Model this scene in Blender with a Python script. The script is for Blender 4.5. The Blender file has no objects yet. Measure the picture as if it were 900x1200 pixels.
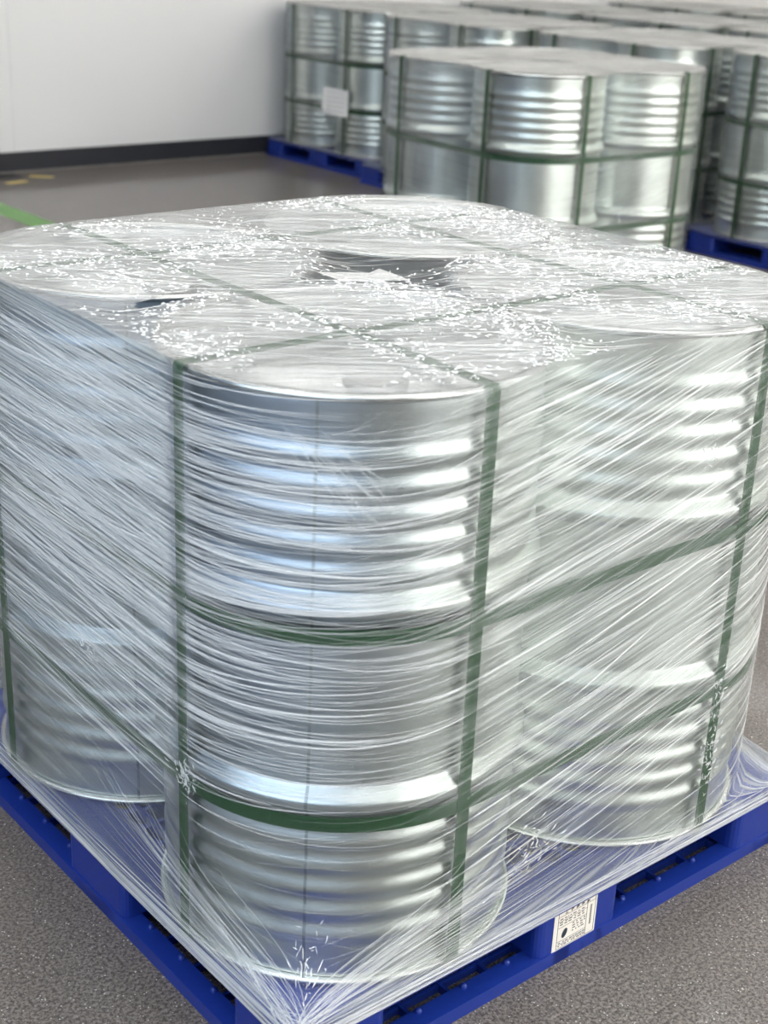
import bpy, math, random
from mathutils import Matrix, Vector, noise as mnoise

random.seed(11)
S = bpy.context.scene
col = S.collection
PI = math.pi

# ------------------------------------------------------------------ camera
CAM = Vector((-1.5463, -1.8545, 1.5931))
YAW, PITCH, ROLL, FPX = 0.7038, 0.39005, 0.04535, 1685.96
f_ = Vector((math.sin(YAW) * math.cos(PITCH), math.cos(YAW) * math.cos(PITCH), -math.sin(PITCH)))
r_ = Vector((math.cos(YAW), -math.sin(YAW), 0))
u_ = r_.cross(f_)
cr, sr = math.cos(ROLL), math.sin(ROLL)
rr, uu = cr * r_ + sr * u_, -sr * r_ + cr * u_
cd = bpy.data.cameras.new('camera')
cam = bpy.data.objects.new('camera', cd)
col.objects.link(cam)
cam.matrix_world = Matrix(((rr.x, uu.x, -f_.x, CAM.x), (rr.y, uu.y, -f_.y, CAM.y), (rr.z, uu.z, -f_.z, CAM.z), (0, 0, 0, 1)))
cd.sensor_fit = 'HORIZONTAL'
cd.sensor_width = 36.0
cd.lens = 36.0 * FPX / 900.0
cd.clip_start = 0.05
cd.clip_end = 100
cd.dof.use_dof = True
cd.dof.focus_distance = 2.45
cd.dof.aperture_fstop = 6.3
S.camera = cam

# ------------------------------------------------------------------ world, lights, exposure
w = bpy.data.worlds.new('world')
S.world = w
w.use_nodes = True
w.node_tree.nodes['Background'].inputs[0].default_value = (0.80, 0.86, 0.92, 1)
w.node_tree.nodes['Background'].inputs[1].default_value = 0.25

S.view_settings.view_transform = 'Standard'
S.view_settings.look = 'None'
S.view_settings.gamma = 1.0
S.view_settings.use_curve_mapping = False
S.view_settings.exposure = 0.36
S.cycles.transparent_max_bounces = 24
S.cycles.max_bounces = 10
S.cycles.glossy_bounces = 6
S.cycles.use_denoising = True
S.cycles.sample_clamp_indirect = 12

ROOM = (-4.2, -8.0, 12.5, 6.86)      # x0, y0, x1, y1
CEIL = 4.6


def area_light(name, loc, rot, sx, sy, power, color):
    d = bpy.data.lights.new(name, 'AREA')
    d.shape = 'RECTANGLE'
    d.size, d.size_y = sx, sy
    d.energy = power
    d.color = color
    o = bpy.data.objects.new(name, d)
    o.location = loc
    o.rotation_euler = rot
    col.objects.link(o)
    return o


LAMPS = [(x, y) for x in (-2.6, 0.6, 3.8, 7.0, 10.2) for y in (-5.4, -1.4, 2.6)]
for (x, y) in LAMPS:
    area_light('ceiling_lamp_light', (x, y, CEIL - 0.79), (0, 0, 0), 0.32, 3.0, 13, (1.0, 0.985, 0.965))
    area_light('ceiling_lamp_uplight', (x, y, CEIL - 0.69), (PI, 0, 0), 0.32, 3.0, 46, (1.0, 0.985, 0.965))  # upward light added to the hanging lamps to brighten the ceiling
# light for the added, unseen windows, to brighten the drum sides
area_light('window_light', (ROOM[0] + 0.10, -2.2, 2.3), (0, -PI / 2, 0), 2.6, 5.0, 72, (0.66, 0.83, 1.0))
area_light('window_light', (4.6, ROOM[1] + 0.10, 2.2), (PI / 2, 0, 0), 10.0, 3.8, 345, (1.0, 0.98, 0.93))


# ------------------------------------------------------------------ materials
def srgb(r, g, b):
    f = lambda c: c / 12.92 if c <= 0.04045 else ((c + 0.055) / 1.055) ** 2.4
    return (f(r / 255), f(g / 255), f(b / 255), 1)


class NT:
    def __init__(self, name):
        self.m = bpy.data.materials.new(name)
        self.m.use_nodes = True
        self.t = self.m.node_tree
        self.t.nodes.clear()
        self.out = self.n('ShaderNodeOutputMaterial')

    def n(self, typ, **kw):
        nd = self.t.nodes.new(typ)
        for k, v in kw.items():
            if k.startswith('i_'):
                key = k[2:]
                key = int(key) if key.isdigit() else key
                self.set(nd.inputs[key], v)
            else:
                setattr(nd, k, v)
        return nd

    def set(self, sock, v):
        if hasattr(v, 'is_linked') or isinstance(v, bpy.types.NodeSocket):
            self.t.links.new(v, sock)
        elif isinstance(v, bpy.types.Node):
            self.t.links.new(v.outputs[0], sock)
        else:
            sock.default_value = v

    def math(self, op, a, b=0.5, clamp=False):
        nd = self.n('ShaderNodeMath', operation=op, use_clamp=clamp)
        self.set(nd.inputs[0], a)
        self.set(nd.inputs[1], b)
        return nd.outputs[0]

    def mix(self, fac, a, b):
        nd = self.n('ShaderNodeMixShader')
        self.set(nd.inputs[0], fac)
        self.set(nd.inputs[1], a.outputs[0])
        self.set(nd.inputs[2], b.outputs[0])
        return nd

    def mixc(self, fac, a, b):
        nd = self.n('ShaderNodeMix', data_type='RGBA')
        self.set(nd.inputs['Factor'], fac)
        self.set(nd.inputs[6], a)
        self.set(nd.inputs[7], b)
        return nd.outputs[2]

    def ramp(self, fac, lo, hi, a=0.0, b=1.0):
        nd = self.n('ShaderNodeMapRange')
        nd.clamp = True
        self.set(nd.inputs[0], fac)
        for i, v in zip((1, 2, 3, 4), (lo, hi, a, b)):
            nd.inputs[i].default_value = v
        return nd.outputs[0]

    def noise(self, vec, scale, detail=3.0, rough=0.55):
        nd = self.n('ShaderNodeTexNoise')
        if vec is not None:
            self.set(nd.inputs['Vector'], vec)
        nd.inputs['Scale'].default_value = scale
        nd.inputs['Detail'].default_value = detail
        nd.inputs['Roughness'].default_value = rough
        return nd.outputs[0]

    def mapping(self, vec, scale, rot=(0, 0, 0), loc=(0, 0, 0)):
        nd = self.n('ShaderNodeMapping')
        self.set(nd.inputs[0], vec)
        nd.inputs['Scale'].default_value = scale
        nd.inputs['Rotation'].default_value = rot
        nd.inputs['Location'].default_value = loc
        return nd.outputs[0]

    def bump(self, h, strength, dist):
        nd = self.n('ShaderNodeBump')
        self.set(nd.inputs['Height'], h)
        nd.inputs['Strength'].default_value = strength
        nd.inputs['Distance'].default_value = dist
        return nd.outputs[0]

    def done(self, sh):
        self.t.links.new(sh.outputs[0], self.out.inputs[0])
        return self.m


def principled(name, color, rough=0.5, metal=0.0, nscale=30, var=0.1, bump=0.0, bdist=0.002, coat=0.0, spec=0.5):
    k = NT(name)
    tc = k.n('ShaderNodeTexCoord').outputs['Object']
    nz = k.noise(tc, nscale, 4)
    c2 = tuple(min(1, c * (1 + var)) for c in color[:3]) + (1,)
    c1 = tuple(c * (1 - var) for c in color[:3]) + (1,)
    p = k.n('ShaderNodeBsdfPrincipled')
    k.set(p.inputs['Base Color'], k.mixc(k.ramp(nz, 0.3, 0.7), c1, c2))
    k.set(p.inputs['Roughness'], k.ramp(nz, 0.3, 0.7, rough * 0.9, rough * 1.1))
    p.inputs['Metallic'].default_value = metal
    p.inputs['Coat Weight'].default_value = coat
    p.inputs['Specular IOR Level'].default_value = spec
    if bump:
        k.set(p.inputs['Normal'], k.bump(nz, bump, bdist))
    return k.done(p)


def mat_steel():
    k = NT('galvanized_steel')
    tc = k.n('ShaderNodeTexCoord').outputs['Object']
    cloud = k.noise(tc, 7, 4)
    # base colour runs from bluish to greenish white round the sheet, bluer higher up
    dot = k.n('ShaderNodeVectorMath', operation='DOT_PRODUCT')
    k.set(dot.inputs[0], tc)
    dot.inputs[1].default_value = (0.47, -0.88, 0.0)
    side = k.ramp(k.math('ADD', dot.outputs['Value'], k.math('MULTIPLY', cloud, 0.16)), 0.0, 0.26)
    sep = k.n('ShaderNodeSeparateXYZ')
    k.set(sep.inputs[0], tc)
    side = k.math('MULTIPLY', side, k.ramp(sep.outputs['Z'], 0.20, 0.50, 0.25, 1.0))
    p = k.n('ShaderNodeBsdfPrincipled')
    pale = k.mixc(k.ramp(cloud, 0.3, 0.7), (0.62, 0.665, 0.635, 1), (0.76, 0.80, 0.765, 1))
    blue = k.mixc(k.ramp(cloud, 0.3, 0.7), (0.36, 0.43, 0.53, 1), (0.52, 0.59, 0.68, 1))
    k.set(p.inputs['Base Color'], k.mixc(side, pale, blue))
    p.inputs['Metallic'].default_value = 1.0
    k.set(p.inputs['Roughness'], k.ramp(cloud, 0.3, 0.7, 0.30, 0.40))
    return k.done(p)


def mat_film(name, base, gain, tint=(0.86, 0.87, 0.87, 1), sx=1.0, gloss=0.5, crinkle=0.0, coarse=(2.2, 62), fine=(3.5, 260)):
    k = NT(name)
    uv = k.n('ShaderNodeUVMap').outputs[0]
    dens = k.n('ShaderNodeAttribute', attribute_name='film_layers').outputs['Fac']
    n1 = k.noise(k.mapping(uv, (coarse[0] * sx, coarse[1], 1)), 1, 4, 0.6)
    n2 = k.noise(k.mapping(uv, (fine[0] * sx, fine[1], 1), loc=(3.1, 7.7, 0)), 1, 3, 0.6)
    n3 = k.noise(k.mapping(uv, (1.6, 3.2, 1), loc=(9, 2, 0)), 1, 3, 0.5)
    s1 = k.ramp(n1, 0.46, 0.72)
    s2 = k.ramp(n2, 0.50, 0.74)
    s3 = k.ramp(n3, 0.3, 0.72, 0.45, 1.25)
    st = k.math('ADD', k.math('MULTIPLY', s1, 0.55), k.math('MULTIPLY', s2, 0.55))
    fac = k.math('ADD', k.math('MULTIPLY', k.math('MULTIPLY', st, s3), k.math('MULTIPLY', dens, gain)),
                 k.math('MULTIPLY', dens, base), clamp=True)
    height = k.math('ADD', k.math('MULTIPLY', n1, 0.6), k.math('MULTIPLY', n2, 0.5))
    if crinkle:
        vo = k.noise(k.mapping(uv, (120, 210, 1)), 1, 2, 0.6)
        height = k.math('ADD', height, k.math('MULTIPLY', vo, crinkle))
    nb = k.bump(height, 0.55, 0.004)
    dif = k.n('ShaderNodeBsdfDiffuse', i_Color=tint)
    k.set(dif.inputs['Normal'], nb)
    trl = k.n('ShaderNodeBsdfTranslucent', i_Color=tint)
    haze = k.mix(0.30, dif, trl)
    clear = k.n('ShaderNodeBsdfTransparent', i_Color=(0.985, 0.99, 0.988, 1))
    body = k.mix(fac, clear, haze)
    gl = k.n('ShaderNodeBsdfGlossy', i_Roughness=0.10)
    k.set(gl.inputs['Normal'], nb)
    fr = k.n('ShaderNodeFresnel', i_IOR=1.45)
    k.set(fr.inputs['Normal'], nb)
    gf = k.math('MULTIPLY', fr.outputs[0], gloss, clamp=True)
    return k.done(k.mix(gf, body, gl))


def mat_strand(name, alpha, color=(0.93, 0.94, 0.94, 1)):
    k = NT(name)
    rnd = k.n('ShaderNodeAttribute', attribute_name='film_layers').outputs['Fac']
    p = k.n('ShaderNodeBsdfPrincipled', i_Roughness=0.16)
    p.inputs['Base Color'].default_value = color
    p.inputs['Specular IOR Level'].default_value = 0.8
    tr = k.n('ShaderNodeBsdfTransparent')
    return k.done(k.mix(k.math('MULTIPLY', rnd, alpha, clamp=True), tr, p))


def mat_floor():
    k = NT('polished_concrete')
    tc = k.n('ShaderNodeTexCoord').outputs['Object']
    big = k.noise(tc, 1.6, 4)
    mid = k.noise(tc, 45, 4, 0.7)
    fine = k.noise(tc, 170, 3, 0.75)
    vo = k.n('ShaderNodeTexVoronoi', i_Scale=150.0)
    k.set(vo.inputs['Vector'], tc)
    c = k.mixc(k.ramp(fine, 0.40, 0.61), srgb(60, 56, 54), srgb(142, 134, 129))
    c = k.mixc(k.ramp(mid, 0.35, 0.75, 0, 0.5), c, srgb(72, 69, 67))
    c = k.mixc(k.ramp(big, 0.35, 0.7, 0, 0.35), c, srgb(108, 101, 96))
    sp = k.math('MULTIPLY', k.math('LESS_THAN', vo.outputs['Distance'], 0.22), k.math('GREATER_THAN', mid, 0.55))
    c = k.mixc(k.math('MULTIPLY', sp, 0.8), c, srgb(205, 200, 194))
    p = k.n('ShaderNodeBsdfPrincipled')
    k.set(p.inputs['Base Color'], c)
    k.set(p.inputs['Roughness'], k.ramp(mid, 0.3, 0.7, 0.50, 0.60))
    p.inputs['Coat Weight'].default_value = 0.7
    p.inputs['Coat Roughness'].default_value = 0.09
    p.inputs['Coat IOR'].default_value = 1.25
    p.inputs['Specular IOR Level'].default_value = 0.25
    k.set(p.inputs['Normal'], k.bump(fine, 0.12, 0.002))
    return k.done(p)


M = {}
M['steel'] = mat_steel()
M['rim'] = principled('rolled_rim_steel', (0.70, 0.71, 0.70, 1), 0.24, 1.0, 40, 0.06)
M['lid'] = principled('galvanized_lid', (0.74, 0.75, 0.75, 1), 0.34, 1.0, 12, 0.07)
M['bung'] = principled('bung_steel', (0.55, 0.55, 0.55, 1), 0.35, 1.0, 60, 0.1)
M['bungcap'] = principled('bung_cap_plastic', srgb(186, 186, 184), 0.4, 0.0, 60, 0.05)
M['weld'] = principled('weld_seam', (0.36, 0.40, 0.42, 1), 0.4, 1.0, 80, 0.15)
M['strap'] = principled('green_strap', srgb(36, 78, 45), 0.42, 0.0, 120, 0.12, 0.3, 0.001)
M['blue'] = principled('blue_plastic', srgb(24, 50, 138), 0.36, 0.0, 140, 0.06, 0.06, 0.001)
M['paper'] = principled('label_paper', srgb(238, 232, 222), 0.6, 0.0, 30, 0.02)
M['sheet'] = principled('white_sheet', srgb(246, 246, 246), 0.6, 0.0, 30, 0.02)
M['ink'] = principled('label_ink', srgb(70, 66, 66), 0.7, 0.0, 60, 0.1)
M['stamp'] = principled('stamp_ink', srgb(40, 52, 66), 0.7, 0.0, 90, 0.25)
M['wall'] = principled('white_wall_panel', srgb(228, 228, 228), 0.42, 0.0, 0.8, 0.012)
M['wallcool'] = principled('cool_grey_wall', srgb(104, 122, 150), 0.6, 0.0, 1, 0.02)
M['wallwarm'] = principled('warm_white_wall', srgb(226, 222, 206), 0.6, 0.0, 1, 0.02)
M['ceil'] = principled('white_ceiling', srgb(240, 240, 238), 0.8, 0.0, 1, 0.01)
M['base'] = principled('charcoal_skirting', srgb(40, 42, 48), 0.4, 0.0, 8, 0.1)
M['bead'] = principled('sealant', srgb(128, 124, 118), 0.6, 0.0, 9, 0.3)
M['tape'] = principled('green_floor_tape', srgb(104, 152, 84), 0.5, 0.0, 30, 0.1)
M['yellow'] = principled('yellow_floor_tape', srgb(200, 176, 96), 0.5, 0.0, 30, 0.12)
M['blackmat'] = principled('black_rubber', srgb(30, 30, 34), 0.6, 0.0, 30, 0.1)
M['dark'] = principled('dark_door', srgb(48, 54, 62), 0.5, 0.0, 5, 0.08)
M['glass'] = principled('frosted_window', srgb(215, 225, 235), 0.2, 0.0, 5, 0.02)
M['lamp'] = principled('lamp_housing', srgb(235, 235, 235), 0.5, 0.0, 5, 0.02)
M['floor'] = mat_floor()
M['film_side'] = mat_film('stretch_film_side', 0.15, 0.95, tint=(0.83, 0.86, 0.84, 1), coarse=(0.9, 66), fine=(1.4, 280))
M['film_top'] = mat_film('stretch_film_top', 0.25, 0.62, crinkle=0.5, gloss=0.8, coarse=(3.0, 40), fine=(5, 190))
M['film_far'] = mat_film('stretch_film_far', 0.09, 0.42, tint=(0.74, 0.77, 0.76, 1), gloss=0.6, coarse=(1.2, 40), fine=(2, 120))
M['film_fartop'] = mat_film('stretch_film_far_top', 0.45, 0.5, crinkle=0.4, gloss=0.7, tint=(0.80, 0.79, 0.77, 1))
M['strand'] = mat_strand('film_strand', 0.62)
M['crinkle'] = mat_strand('film_crinkle', 0.85)


# ------------------------------------------------------------------ mesh helpers
class MB:
    def __init__(self):
        self.v, self.f, self.sm = [], [], []

    def add(self, vs, fs, smooth=False):
        o = len(self.v)
        self.v += [tuple(p) for p in vs]
        self.f += [tuple(i + o for i in f) for f in fs]
        self.sm += [smooth] * len(fs)

    def box(self, x0, y0, z0, x1, y1, z1):
        vs = [(x0, y0, z0), (x1, y0, z0), (x1, y1, z0), (x0, y1, z0), (x0, y0, z1), (x1, y0, z1), (x1, y1, z1), (x0, y1, z1)]
        self.add(vs, [(0, 3, 2, 1), (4, 5, 6, 7), (0, 1, 5, 4), (1, 2, 6, 5), (2, 3, 7, 6), (3, 0, 4, 7)])

    def prism(self, poly, z0, z1, top=1.0):
        n = len(poly)
        vs = [(x, y, z0) for x, y in poly] + [(x, y, z1) for x, y in poly]
        fs = [tuple(range(n - 1, -1, -1)), tuple(range(n, 2 * n))] + [(i, (i + 1) % n, n + (i + 1) % n, n + i) for i in range(n)]
        self.add(vs, fs)

    def lathe(self, prof, n=64, c=(0, 0), smooth=True, cap0=False, cap1=False):
        o = len(self.v)
        vs, fs = [], []
        for r, z in prof:
            for k in range(n):
                a = 2 * PI * k / n
                vs.append((c[0] + r * math.cos(a), c[1] + r * math.sin(a), z))
        for i in range(len(prof) - 1):
            for k in range(n):
                k2 = (k + 1) % n
                fs.append((i * n + k, i * n + k2, (i + 1) * n + k2, (i + 1) * n + k))
        if cap0:
            fs.append(tuple(range(n - 1, -1, -1)))
        if cap1:
            b = (len(prof) - 1) * n
            fs.append(tuple(range(b, b + n)))
        self.add(vs, fs, smooth)

    def sweep(self, pts, nors, sides, width, thick, closed=False):
        """flat band: pts centre line, nors outward, sides across"""
        vs, fs = [], []
        n = len(pts)
        for p, a, b in zip(pts, nors, sides):
            p, a, b = Vector(p), Vector(a), Vector(b)
            h = b * width / 2
            vs += [p - h, p + h, p + h + a * thick, p - h + a * thick]
        m = n if closed else n - 1
        for i in range(m):
            j = (i + 1) % n
            for k in range(4):
                k2 = (k + 1) % 4
                fs.append((4 * i + k, 4 * i + k2, 4 * j + k2, 4 * j + k))
        if not closed:
            fs += [(3, 2, 1, 0), (4 * n - 4, 4 * n - 3, 4 * n - 2, 4 * n - 1)]
        self.add(vs, fs)

    def mesh(self, name, mat):
        me = bpy.data.meshes.new(name)
        me.from_pydata(self.v, [], self.f)
        me.polygons.foreach_set('use_smooth', self.sm)
        me.materials.append(mat)
        me.validate()
        me.update()
        return me

    def build(self, name, mat, parent=None, bevel=0.0, seg=2):
        o = bpy.data.objects.new(name, self.mesh(name, mat))
        col.objects.link(o)
        if parent:
            o.parent = parent
        if bevel:
            b = o.modifiers.new('bevel', 'BEVEL')
            b.width, b.segments, b.limit_method = bevel, seg, 'ANGLE'
        return o


def place(me, name, parent=None, loc=(0, 0, 0), rz=0.0):
    o = bpy.data.objects.new(name, me)
    col.objects.link(o)
    o.parent = parent
    o.location = loc
    o.rotation_euler = (0, 0, rz)
    return o


def tag(o, label=None, cat=None, group=None, kind=None):
    if label: o['label'] = label
    if cat: o['category'] = cat
    if group: o['group'] = group
    if kind: o['kind'] = kind
    return o


def empty(name, loc=(0, 0, 0), rz=0.0):
    o = bpy.data.objects.new(name, None)
    o.empty_display_size = 0.1
    col.objects.link(o)
    o.location = loc
    o.rotation_euler = (0, 0, rz)
    return o


def copy_tree(o, parent=None, link=True):
    c = o.copy()
    col.objects.link(c)
    c.parent = parent
    for ch in list(o.children):
        copy_tree(ch, c)
    return c


def boxobj(name, dims, mat, parent=None, bevel=0.0):
    m = MB()
    m.box(*dims)
    return m.build(name, mat, parent, bevel)


# ------------------------------------------------------------------ structure
X0, Y0, X1, Y1 = ROOM
tag(boxobj('floor', (X0 - .2, Y0 - .2, -0.1, X1 + .2, Y1 + .2, 0.0), M['floor']), 'polished grey speckled concrete floor of the hall', 'floor', kind='structure')
tag(boxobj('ceiling', (X0 - .2, Y0 - .2, CEIL, X1 + .2, Y1 + .2, CEIL + 0.1), M['ceil']), 'white ceiling of the hall', 'ceiling', kind='structure')
wb = boxobj('wall_back', (X0 - .2, Y1 + 0.03, 0.0, X1 + .2, Y1 + 0.2, CEIL), M['wall'])
tag(wb, 'smooth white panelled wall above the charcoal skirting', 'wall', kind='structure')
jx = 2.62
for a, b in ((X0, jx - 3.6), (jx - 3.5985, jx), (jx + 0.0012, jx + 3.6), (jx + 3.6012, X1)):
    boxobj('wall_panel', (a, Y1, 0.0, b, Y1 + 0.031, CEIL), M['wall'], wb, 0.002)
tag(boxobj('wall_left', (X0 - .2, Y0 - .2, 0, X0, Y1 + .2, CEIL), M['wallcool']), 'cool grey painted side wall', 'wall', kind='structure')
tag(boxobj('wall_right', (X1, Y0 - .2, 0, X1 + .2, Y1 + .2, CEIL), M['wallwarm']), 'warm white far side wall', 'wall', kind='structure')
tag(boxobj('wall_front', (X0 - .2, Y0 - .2, 0, X1 + .2, Y0, CEIL), M['wallwarm']), 'warm white wall opposite the panelled wall', 'wall', kind='structure')
bb = boxobj('baseboard_back', (X0, Y1 - 0.022, 0.0, X1, Y1, 0.125), M['base'], None, 0.003)
tag(bb, 'charcoal skirting board along the white wall', 'baseboard', kind='structure')
m = MB()
pts = []
random.seed(3)
x = X0
while x < X1:
    L = random.uniform(0.3, 0.9)
    d = random.uniform(0.010, 0.022)
    m.box(x, Y1 - 0.022 - d, 0.0, min(x + L - 0.01, X1), Y1 - 0.0222, 0.006)
    x += L
tag(m.build('trim_1', M['bead']), 'pale sealant bead where skirting meets floor', 'trim', kind='structure')

# unseen windows and a dark door, added for light and reflections on the drums
for i, (loc, rz, ww, wh) in enumerate((((X0 + 0.0, -2.2, 2.3), PI / 2, 5.0, 2.6), ((4.6, Y0 + 0.0, 2.2), PI, 10.0, 3.8))):
    e = empty('window_%d' % (i + 1), loc, rz)
    tag(e, ('side wall window letting in cool daylight', 'wide window letting in warm daylight')[i], 'window', kind='structure')
    m = MB()
    t = 0.09
    # local: x along wall, -y into the room
    m.box(-ww / 2 - t, -0.08, -wh / 2 - t, ww / 2 + t, -0.0, -wh / 2)
    m.box(-ww / 2 - t, -0.08, wh / 2, ww / 2 + t, -0.0, wh / 2 + t)
    m.box(-ww / 2 - t, -0.08, -wh / 2, -ww / 2, -0.0, wh / 2)
    m.box(ww / 2, -0.08, -wh / 2, ww / 2 + t, -0.0, wh / 2)
    m.build('window_frame', M['lamp'], e)
    boxobj('pane', (-ww / 2, -0.02, -wh / 2, ww / 2, 0.0, wh / 2), M['glass'], e)
d = boxobj('door_1', (-3.0, Y0, 0, -1.0, Y0 + 0.06, 2.6), M['dark'], None, 0.01)
tag(d, 'dark double door in the warm white wall', 'door', kind='structure')
boxobj('door_handle', (-1.95, Y0 + 0.06, 1.0, -1.91, Y0 + 0.10, 1.25), M['rim'], d)

# ceiling lamps
mh, md = MB(), MB()
mh.box(-0.20, -1.55, 0, 0.20, 1.55, 0.08)
hme = mh.mesh('lamp_housing', M['lamp'])
for (x, y) in LAMPS:
    o = place(hme, 'ceiling_lamp', None, (x, y, CEIL - 0.78))
    for sy in (-1.2, 1.2):
        boxobj('suspension_rod', (-0.006, sy - 0.006, 0.08, 0.006, sy + 0.006, 0.78), M['lamp'], o)
    tag(o, 'long white ceiling lamp hanging above the hall', 'lamp', 'ceiling lamps')

# floor tape
tag(boxobj('floor_tape', (1.92, 3.4, 0.0, 2.07, 5.98, 0.0012), M['tape']), 'green tape line stuck on the concrete floor', 'floor tape')
tag(boxobj('rubber_strip', (1.9, 6.62, 0.0, 2.56, 6.80, 0.004), M['blackmat'], None), 'flat black rubber strip on the floor by the skirting', 'rubber strip')
for (px, py, a, lb) in ((2.45, 6.50, 0.2, 'short yellow tape piece beside the black rubber strip'), (2.68, 6.62, -0.7, 'short yellow tape piece beyond the end of the rubber strip')):
    m = MB()
    m.box(-0.075, -0.028, 0, 0.075, 0.028, 0.0012)
    o = m.build('yellow_tape', M['yellow'])
    o.location = (px, py, 0)
    o.rotation_euler.z = a
    tag(o, lb, 'floor tape', 'yellow tape pieces')

# ------------------------------------------------------------------ drum
PH = 0.1189            # pallet height
H = 0.9255             # drum height
R = 0.290              # chime radius
SP = 0.2928            # half spacing of the drums
HP = 0.5871            # pallet half size
TOP = PH + H
ZU, ZL = 0.620, 0.318  # rolling hoops
BODY = 0.2768


def sstep(a, b, x):
    t = max(0.0, min(1.0, (x - a) / (b - a)))
    return t * t * (3 - 2 * t)


def body_profile(step=0.0035):
    crest_t = [0.836 - 0.041 * i for i in range(5)]
    crest_b = [0.250 - 0.041 * i for i in range(5)]
    pr = []
    z = 0.012
    while z <= H - 0.012 + 1e-6:
        r = BODY
        for c in (ZU, ZL):
            d = (z - c)
            if -0.020 < d < 0.026:
                t = min(1.0, (0.026 - d) / 0.021) if d > 0 else sstep(-0.020, -0.006, d)
                r = BODY + (0.2918 - BODY) * t
        for c in crest_t + crest_b:
            d = abs(z - c)
            if d < 0.0205:
                r += 0.0043 * (0.5 + 0.5 * math.cos(PI * d / 0.0205))
        if z > 0.875:
            r += 0.002 * min(1, (z - 0.875) / 0.03)
        if z < 0.045:
            r += 0.002 * min(1, (0.045 - z) / 0.03)
        pr.append((r, z))
        z += step
    return pr


def ring_profile(zc, h, r0, r1):
    pr = []
    for k in range(13):
        a = -PI / 2 + PI * k / 12
        pr.append((r1 - h / 2 + math.cos(a) * h / 2, zc + math.sin(a) * h / 2))
    pr += [(r0, zc + h / 2 - 0.001), (r0, zc - h / 2 + 0.001)]
    return pr + [pr[0]]


LIDZ = H - 0.017


def drum_meshes(step, n):
    d = {}
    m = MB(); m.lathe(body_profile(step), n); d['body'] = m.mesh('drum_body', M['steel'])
    m = MB(); m.lathe(ring_profile(H - 0.006, 0.012, 0.2740, R), n); d['top_rim'] = m.mesh('top_rim', M['rim'])
    m = MB(); m.lathe(ring_profile(0.0062, 0.012, 0.2740, R), n); d['bottom_rim'] = m.mesh('bottom_rim', M['rim'])
    m = MB()
    m.lathe([(0.2743, H - 0.003), (0.2737, LIDZ + 0.002), (0.2705, LIDZ), (0.215, LIDZ), (0.208, LIDZ + 0.004), (0.10, LIDZ + 0.0045), (0.001, LIDZ + 0.0045)], n, cap1=True)
    d['lid'] = m.mesh('drum_lid', M['lid'])
    m = MB()
    m.lathe([(0.2741, 0.004), (0.266, 0.014), (0.001, 0.014)], n, cap1=True)
    d['base'] = m.mesh('drum_base', M['lid'])
    return d


NEAR = drum_meshes(0.0030, 96)
FAR = drum_meshes(0.0068, 40)
m = MB(); m.lathe([(0.044, LIDZ), (0.044, LIDZ + 0.009), (0.038, LIDZ + 0.011), (0.030, LIDZ + 0.011), (0.029, LIDZ + 0.007), (0.001, LIDZ + 0.007)], 28, cap1=True)
BUNG = m.mesh('bung', M['bung'])
m = MB(); m.lathe([(0.040, LIDZ + 0.0112), (0.040, LIDZ + 0.013), (0.036, LIDZ + 0.0145), (0.001, LIDZ + 0.0145)], 28, cap1=True)
BCAP = m.mesh('bung_cap', M['bungcap'])
m = MB(); m.lathe([(0.024, LIDZ), (0.024, LIDZ + 0.007), (0.019, LIDZ + 0.009), (0.001, LIDZ + 0.009)], 20, cap1=True)
BUNG2 = m.mesh('small_bung', M['bung'])


def seam_mesh():
    m = MB()
    pr = body_profile(0.004)
    pts = [(r + 0.0001, 0, z) for r, z in pr]
    nn = [(1, 0, 0)] * len(pts)
    m.sweep(pts, nn, [(0, 1, 0)] * len(pts), 0.0045, 0.0006)
    return m.mesh('weld_seam', M['weld'])


SEAM = seam_mesh()


def make_drum(loc, rz, label, group=None, near=True):
    e = empty('steel_drum', loc, rz)
    tag(e, label, 'drum', group)
    D = NEAR if near else FAR
    for k in ('body', 'top_rim', 'bottom_rim', 'lid', 'base'):
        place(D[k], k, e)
    if near:
        place(SEAM, 'weld_seam', e)
        b = place(BUNG, 'bung', e, (0.185, 0.06, 0))
        place(BCAP, 'bung_cap', b)
        place(BUNG2, 'small_bung', e, (-0.19, -0.03, 0))
    return e


# ------------------------------------------------------------------ hull outline of a load
def outline(h, rc, nc=22, nf=14):
    """closed outline starting at the middle of the B corner arc end; list of (x,y,nx,ny); rc per corner A,C,D,B"""
    cor = [(-1, -1, PI), (1, -1, 1.5 * PI), (1, 1, 0.0), (-1, 1, 0.5 * PI)]
    out = []
    for i, (sx, sy, a0) in enumerate(cor):
        r = rc[i]
        cx, cy = sx * (h - r), sy * (h - r)
        for k in range(nc + 1):
            a = a0 + PI / 2 * k / nc
            out.append((cx + r * math.cos(a), cy + r * math.sin(a), math.cos(a), math.sin(a)))
        j = (i + 1) % 4
        nx_, ny_ = math.cos(a0 + PI / 2), math.sin(a0 + PI / 2)
        p0 = out[-1]
        sx2, sy2, a2 = cor[j]
        q = (sx2 * (h - rc[j]) + rc[j] * math.cos(a2), sy2 * (h - rc[j]) + rc[j] * math.sin(a2))
        for k in range(1, nf):
            t = k / nf
            out.append((p0[0] + (q[0] - p0[0]) * t, p0[1] + (q[1] - p0[1]) * t, nx_, ny_))
    return out


RH = 0.2955           # film radius round a drum
HH = SP + RH
REF = outline(HH, [RH] * 4)
NO = len(REF)
ULEN = [0.0]
for i in range(1, NO + 1):
    a, b = REF[i - 1], REF[i % NO]
    ULEN.append(ULEN[-1] + math.hypot(b[0] - a[0], b[1] - a[1]))
PER = ULEN[-1]
NC, NF = 22, 14
SEGN = NC + NF
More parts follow.
